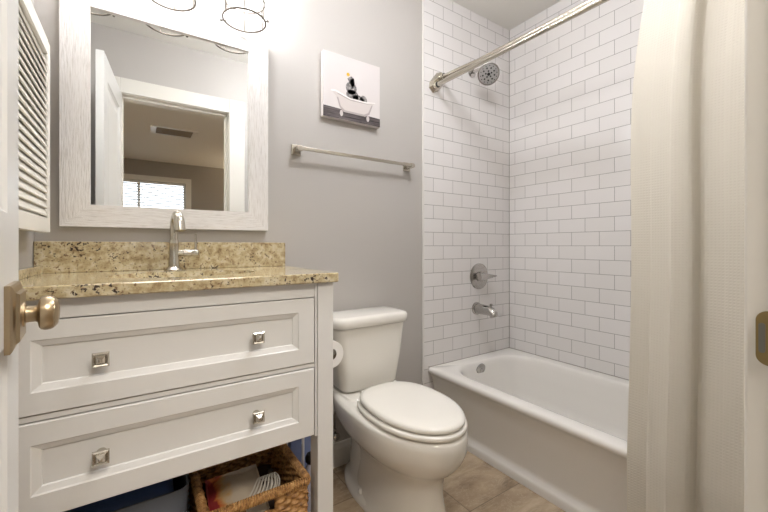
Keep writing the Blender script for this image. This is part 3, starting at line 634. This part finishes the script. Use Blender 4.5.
# ---------------------------------------------------------------- louvered wall cabinet (left wall)
lc = thing('louvered_cabinet', 'white louvered medicine cabinet on the left wall over the counter', 'cabinet', (XL, -0.33, 1.10))
lxf = -2.322; ly1, ly0, lz0, lz1 = -0.098, -0.56, 1.100, 1.672
build('case', MB().box(XL + 0.001, lxf - 0.022, ly0 + 0.02, ly1 - 0.012, lz0 + 0.02, lz1 - 0.02), M['louver'], lc)
dd = MB().box(lxf - 0.021, lxf, ly1 - 0.035, ly1, lz0, lz1, bev=0.003).box(lxf - 0.021, lxf, ly0, ly0 + 0.035, lz0, lz1, bev=0.003)
dd.box(lxf - 0.021, lxf, ly0 + 0.035, ly1 - 0.035, lz0, lz0 + 0.042).box(lxf - 0.021, lxf, ly0 + 0.035, ly1 - 0.035, lz1 - 0.042, lz1)
dro = build('door', dd, M['louver'], lc)
lv = MB(); z = lz0 + 0.048
while z < lz1 - 0.055:
    a, b = ly0 + 0.034, ly1 - 0.034
    pr = [(lxf - 0.004, z), (lxf - 0.0015, z + 0.003), (lxf - 0.010, z + 0.0255), (lxf - 0.0125, z + 0.0255)]
    lv.loops([[(x, y, zz) for x, zz in pr] for y in (a, b)], smooth=False); z += 0.0225
build('louvers', lv, M['louver'], dro)

# ---------------------------------------------------------------- entry door (open, at left) and knob
dh = Vector((DX0 + 0.006, YF + 0.004, 0)); ddir = Vector((-0.061, 0.632, 0)).normalized(); DL = 0.635
phi = math.atan2(ddir.y, ddir.x)
T = Matrix.Translation(dh) @ Matrix.Rotation(phi, 4, 'Z')      # local +x along leaf, -y = room side (+X world)
door = bpy.data.objects.new('door_1', None); col.objects.link(door); door.location = dh; door['kind'] = 'structure'; door['label'] = 'white panelled entry door standing open at the left edge'
def dpanel():
    g = MB(); th = 0.035; zt_ = DZ - 0.006; z0 = 0.010
    # frame pieces and recessed panels: leaf local x 0..DL, local y 0(room side)..+th
    rails = [(z0, 0.24), (0.94, 1.10), (zt_ - 0.12, zt_)]
    g.box(0, 0.105, 0, th, z0, zt_).box(DL - 0.105, DL, 0, th, z0, zt_)
    for a, b in rails: g.box(0.105, DL - 0.105, 0, th, a, b)
    for a, b in ((0.24, 0.94), (1.10, zt_ - 0.12)):
        for (ya, yb) in ((0.0, 0.010), (th, th - 0.010)):
            R = lambda d, y: [(0.105 + d, y, a + d), (DL - 0.105 - d, y, a + d), (DL - 0.105 - d, y, b - d), (0.105 + d, y, b - d)]
            g.loops([R(0, ya), R(0.004, ya + (yb - ya) * 0.4), R(0.018, yb), R(0.04, yb), R(0.07, ya + (yb - ya) * 0.4)], False, True, False)
    return g.xform(T)
build('door_leaf', dpanel(), M['door'], door)
kc = (DL - 0.088, 0, 0.972)
P4 = lambda r, y, rz=None: [(kc[0] - r, y, kc[2] - (rz or r) * 0.92), (kc[0] + r, y, kc[2] - (rz or r) * 0.92), (kc[0] + r, y, kc[2] + (rz or r) * 0.92), (kc[0] - r, y, kc[2] + (rz or r) * 0.92)]
kn = build('door_knob', MB().lathe((kc[0], -0.0265, kc[2]), (0, -1, 0), [(0, 0.013), (0.001, 0.0185), (0.003, 0.0212), (0.007, 0.0225), (0.012, 0.0222), (0.0155, 0.0205), (0.0162, 0.0192), (0.0167, 0.0192), (0.0195, 0.0155), (0.021, 0.008), (0.0215, 0)], 40).xform(T), M['bronze'], door)
kn['label'] = 'aged nickel round door knob on a square plate'
build('backplate', MB().loops([P4(0.044, 0.0), P4(0.044, -0.005), P4(0.041, -0.007), P4(0.034, -0.009), P4(0.031, -0.0125)], smooth=False).xform(T), M['bronze'], kn)
build('neck', MB().lathe((kc[0], -0.0115, kc[2]), (0, -1, 0), [(0, 0.016), (0.003, 0.015), (0.004, 0.0108), (0.012, 0.0104), (0.015, 0.012), (0.017, 0.014)]).xform(T), M['bronze'], kn)
# strike plate on right jamb
spz = 0.955
def rr2(y0, y1, z0, z1, r, x, n=6): return [(x, p[0], p[1]) for p in rrect(y0, y1, z0, z1, r, 0, n)]
st = build('strike_plate', MB().loops([rr2(-1.535, -1.487, spz - 0.031, spz + 0.031, 0.011, DX1 - 0.0001), rr2(-1.535, -1.487, spz - 0.031, spz + 0.031, 0.011, DX1 - 0.002)], smooth=False), M['brass'], jo)
build('latch_hole', MB().loops([rr2(-1.495, -1.4895, spz - 0.017, spz + 0.017, 0.0025, DX1 - 0.0019), rr2(-1.495, -1.4895, spz - 0.017, spz + 0.017, 0.0025, DX1 - 0.0025)], smooth=False), M['steelgrey'], st)

# ---------------------------------------------------------------- toilet paper on the vanity side
tpx, tpy, tpz = -1.516, -0.375, 0.676
tph = thing('paper_holder', 'chrome toilet paper holder on the vanity side', 'paper holder', (-1.56, -0.32, tpz))
build('post', MB().lathe((FX1 + 0.0005, -0.255, tpz), (1, 0, 0), [(0, 0.022), (0.005, 0.021), (0.008, 0.009), (0.055, 0.008), (0.066, 0.009)]), M['chrome'], tph)
build('rod', MB().tube([(tpx, -0.252, tpz), (tpx, -0.395, tpz)], 0.0075).lathe((tpx, -0.392, tpz), (0, -1, 0), [(0, 0.010), (0.006, 0.012), (0.010, 0.010)]), M['chrome'], tph)
tr = thing('toilet_paper_roll', 'white toilet paper roll on the holder beside the tank', 'toilet paper', (tpx, -0.33, tpz - 0.012))
build('paper', MB().lathe((tpx, -0.385, tpz - 0.0125), (0, 1, 0), [(0, 0.0205), (0, 0.048), (0.001, 0.049), (0.104, 0.049), (0.105, 0.048), (0.105, 0.0205), (0, 0.0205)], 40, cap0=False, cap1=False), M['paper'], tr)
build('core', MB().lathe((tpx, -0.3845, tpz - 0.012), (0, 1, 0), [(0, 0.0195), (0, 0.0204), (0.104, 0.0204), (0.104, 0.0195), (0, 0.0195)], 30, cap0=False, cap1=False), M['core'], tr)

# ---------------------------------------------------------------- wicker basket and contents
KX0, KX1, KY0, KY1, KZ0, KZ1 = -1.945, -1.650, -0.485, -0.13, 0.104, 0.318
bk = thing('wicker_basket', 'honey wicker storage basket on the open vanity shelf', 'basket', (-1.80, -0.30, KZ0))
def weave(p0, p1, inward, hole=None):
    p0, p1 = Vector(p0), Vector(p1); Lg = (p1 - p0).length; d = (p1 - p0) / Lg; H_ = KZ1 - KZ0 - 0.012
    nu = int(Lg / 0.0032); nv = int(H_ / 0.0022); V = []; F = []
    def disp(u, v):
        row = math.floor(v / 0.011); ph = PI * u / 0.022 + (PI if row % 2 else 0)
        rp = math.sin(PI * ((v / 0.011) % 1))
        return 0.0045 * math.sin(ph + 0.5 * math.sin(row * 2.3)) * rp + 0.003 * rp
    for side, off in ((0, 0.0), (1, 0.006)):
        for j in range(nv + 1):
            for i in range(nu + 1):
                u = Lg * i / nu; v = H_ * j / nv
                k = disp(u, v) * (1 if side == 0 else -1)
                q = p0 + d * u + Vector((0, 0, v)) + Vector(inward) * (off - k if side == 0 else off + 0.002 - k * -1 * -1)
                V.append(q)
    n = nu + 1
    for side in (0, 1):
        b = side * n * (nv + 1)
        for j in range(nv):
            for i in range(nu):
                if hole and hole[0] < Lg * i / nu < hole[1] and hole[2] < H_ * j / nv < hole[3]: continue
                F.append((b + j * n + i, b + j * n + i + 1, b + (j + 1) * n + i + 1, b + (j + 1) * n + i))
    return MB().add(V, F, True)
for (p0, p1, inw, hl) in (((KX0, KY0, KZ0), (KX1, KY0, KZ0), (0, 1, 0), (0.105, 0.190, 0.150, 0.192)), ((KX1, KY0, KZ0), (KX1, KY1, KZ0), (-1, 0, 0), None), ((KX1, KY1, KZ0), (KX0, KY1, KZ0), (0, -1, 0), None), ((KX0, KY1, KZ0), (KX0, KY0, KZ0), (1, 0, 0), None)):
    build('woven_side', weave(p0, p1, inw, hl), M['wicker'], bk, 180)
build('base', MB().box(KX0 + 0.003, KX1 - 0.003, KY0 + 0.003, KY1 - 0.003, KZ0, KZ0 + 0.008), M['wicker'], bk)
rim = MB(); path = []
cs_ = [(KX0, KY0), (KX1, KY0), (KX1, KY1), (KX0, KY1)]
rp = [Vector((p[0], p[1], 0)) for p in rrect(KX0 - 0.002, KX1 + 0.002, KY0 - 0.002, KY1 + 0.002, 0.015, 0, 5)]
# wrap strands: slanted short loops around a core, all round the rim
core = [(p.x, p.y, KZ1 - 0.010) for p in rp]; rim.tube(core, 0.0085, 8, closed=True)
seg = []
for i in range(len(rp)):
    a, b = rp[i], rp[(i + 1) % len(rp)]; Ls = (b - a).length; k = max(1, int(Ls / 0.0075))
    for j in range(k): seg.append((a + (b - a) * (j / k), (b - a).normalized()))
for (p, d) in seg:
    nn = Vector((-d.y, d.x, 0)); c = Vector((p.x, p.y, KZ1 - 0.010))
    rim.tube([c + nn * (0.0105 * math.cos(a)) + Vector((0, 0, 0.0125 * math.sin(a))) + d * (0.004 * math.sin(a)) for a in [2 * PI * q / 10 for q in range(10)]], 0.0034, 5, closed=True)
build('braided_rim', rim, M['wicker'], bk)
# packet
pk = mat('packet_print', srgb(214, 200, 178), 0.45)
n = noise(pk, coords(pk), 22, 3, 0.5); sp_ = nd(pk, 'ShaderNodeSeparateXYZ'); tcn = nd(pk, 'ShaderNodeTexCoord'); lk(pk, tcn.outputs['Object'], sp_.inputs[0])
gr = nd(pk, 'ShaderNodeMath', operation='MULTIPLY_ADD'); gr.inputs[1].default_value = -11.0; gr.inputs[2].default_value = -20.35; lk(pk, sp_.outputs[0], gr.inputs[0])
ad = nd(pk, 'ShaderNodeMath', operation='ADD'); lk(pk, gr.outputs[0], ad.inputs[0]); lk(pk, n.outputs['Fac'], ad.inputs[1])
lk(pk, ramp(pk, ad.outputs[0], [(0.50, srgb(190, 176, 156)), (0.72, srgb(196, 160, 110)), (0.92, srgb(190, 104, 54)), (1.0, srgb(140, 46, 48))]), bsdf(pk).inputs['Base Color'])
g = MB(); V = []; NN = 14
for j in range(NN + 1):
    for i in range(NN + 1):
        u, v = i / NN, j / NN; hgt = (math.sin(PI * u) * math.sin(PI * v)) ** 0.6 * 0.018 + 0.004 * math.sin(9 * u + 5 * v)
        V.append((-1.925 + 0.165 * u + 0.01 * v, -0.455 + 0.20 * v, 0.236 + 0.035 * v + hgt))
F = [(j * (NN + 1) + i, j * (NN + 1) + i + 1, (j + 1) * (NN + 1) + i + 1, (j + 1) * (NN + 1) + i) for j in range(NN) for i in range(NN)]
g.add(V, F, True); off_ = len(V)
g.add([(x, y, 0.246 + 0.035 * (y + 0.455) / 0.2 - (0.02 if 0 < (i % (NN + 1)) < NN and NN < i < off_ - NN - 1 else 0)) for i, (x, y, z) in enumerate(V)], F, True)
po = build('plastic_packet', g, pk, None, 180); tag(po, 'crumpled cream packet with orange and red end inside the wicker basket', 'packet')
# lower contents so nothing floats
b1 = build('storage_pouch', MB().bbox(-1.93, -1.675, -0.46, -0.16, 0.1125, 0.222, 0.02, 0, 4), mat('dark_fabric', srgb(58, 42, 34), 0.9)); tag(b1, 'dark brown cloth pouch filling the bottom of the wicker basket', 'pouch')
cd = MB(); 
for k in range(7):
    a0 = 0.25 * k; c0 = Vector((-1.775 + 0.009 * k, -0.355 - 0.004 * k, 0.252)); dx = Vector((math.cos(0.5 + a0 * 0.35), math.sin(0.9 + a0 * 0.2), 0)).normalized()
    cd.tube([c0 + dx * (0.050 * math.cos(a)) + Vector((0, 0, 0.026 * math.sin(a) + 0.002 * k)) + Vector((-dx.y, dx.x, 0)) * (0.008 * math.sin(2 * a)) for a in [2 * PI * q / 28 for q in range(28)]], 0.0028, 8, closed=True)
cdo = build('cord_loops', cd, M['cord']); tag(cdo, 'coiled off-white electrical cord lying in the wicker basket', 'cord')
cap = thing('metal_tube', 'small silver capped tube inside the wicker basket, behind the cord', 'tube', (-1.70, -0.30, 0.225))
build('tube_body', MB().tube([(-1.712, -0.33, 0.232), (-1.70, -0.27, 0.236)], 0.009, 16), M['chrome'], cap)
build('cap', MB().tube([(-1.70, -0.27, 0.236), (-1.697, -0.252, 0.237)], 0.0095, 16), M['steelgrey'], cap)

# slate storage bin to the left of the basket
sb = thing('storage_bin', 'slate grey open storage bin left of the wicker basket', 'bin', (-2.15, -0.22, 0.104))
bx0, bx1, by0, by1, bz = -2.30, -1.975, -0.40, -0.06, 0.360
L = [rrect(bx0 + 0.02, bx1 - 0.02, by0 + 0.02, by1 - 0.02, 0.03, 0.104, 5), rrect(bx0, bx1, by0, by1, 0.03, bz - 0.02, 5)]
build('bin_shell', MB().loops(L + [rrect(bx0, bx1, by0, by1, 0.03, bz, 5), rrect(bx0 + 0.005, bx1 - 0.005, by0 + 0.005, by1 - 0.005, 0.026, bz, 5), rrect(bx0 + 0.025, bx1 - 0.025, by0 + 0.025, by1 - 0.025, 0.026, 0.110, 5)]), M['slate'], sb)
fo = build('folded_towel', MB().bbox(bx0 + 0.035, bx1 - 0.035, by0 + 0.035, by1 - 0.035, 0.112, 0.352, 0.025, 0, 4), M['blue']); tag(fo, 'dark blue folded towel inside the slate storage bin', 'towel')

# things between the vanity and the toilet
cb = build('carton', MB().box(-1.557, -1.452, -0.078, -0.018, 0.0, 0.33, bev=0.001), M['bluebox']); tag(cb, 'blue cardboard carton standing against the wall behind the vanity leg', 'carton')
br = thing('toilet_brush', 'white handled toilet brush standing in front of the blue carton', 'toilet brush', (-1.522, -0.125, 0))
build('holder', MB().lathe((-1.522, -0.125, 0), (0, 0, 1), [(0, 0.036), (0.10, 0.031), (0.10, 0.028), (0.02, 0.03)], 24), M['white'], br)
build('handle', MB().tube([(-1.522, -0.125, 0.02), (-1.522, -0.125, 0.38)], 0.006, 12), M['white'], br)
bo = thing('cleaner_bottle', 'pale bottle with round black cap beside the toilet brush', 'bottle', (-1.527, -0.21, 0))
build('bottle_body', MB().lathe((-1.523, -0.21, 0), (0, 0, 1), [(0, 0.036), (0.12, 0.036), (0.15, 0.03), (0.185, 0.014), (0.19, 0.013)], 24), mat('pale_lilac', srgb(206, 208, 226), 0.4), bo)
build('cap', MB().lathe((-1.523, -0.21, 0.188), (0, 0, 1), [(0, 0.014), (0.008, 0.021), (0.024, 0.022), (0.038, 0.016), (0.044, 0.0)], 24), M['black'], bo)
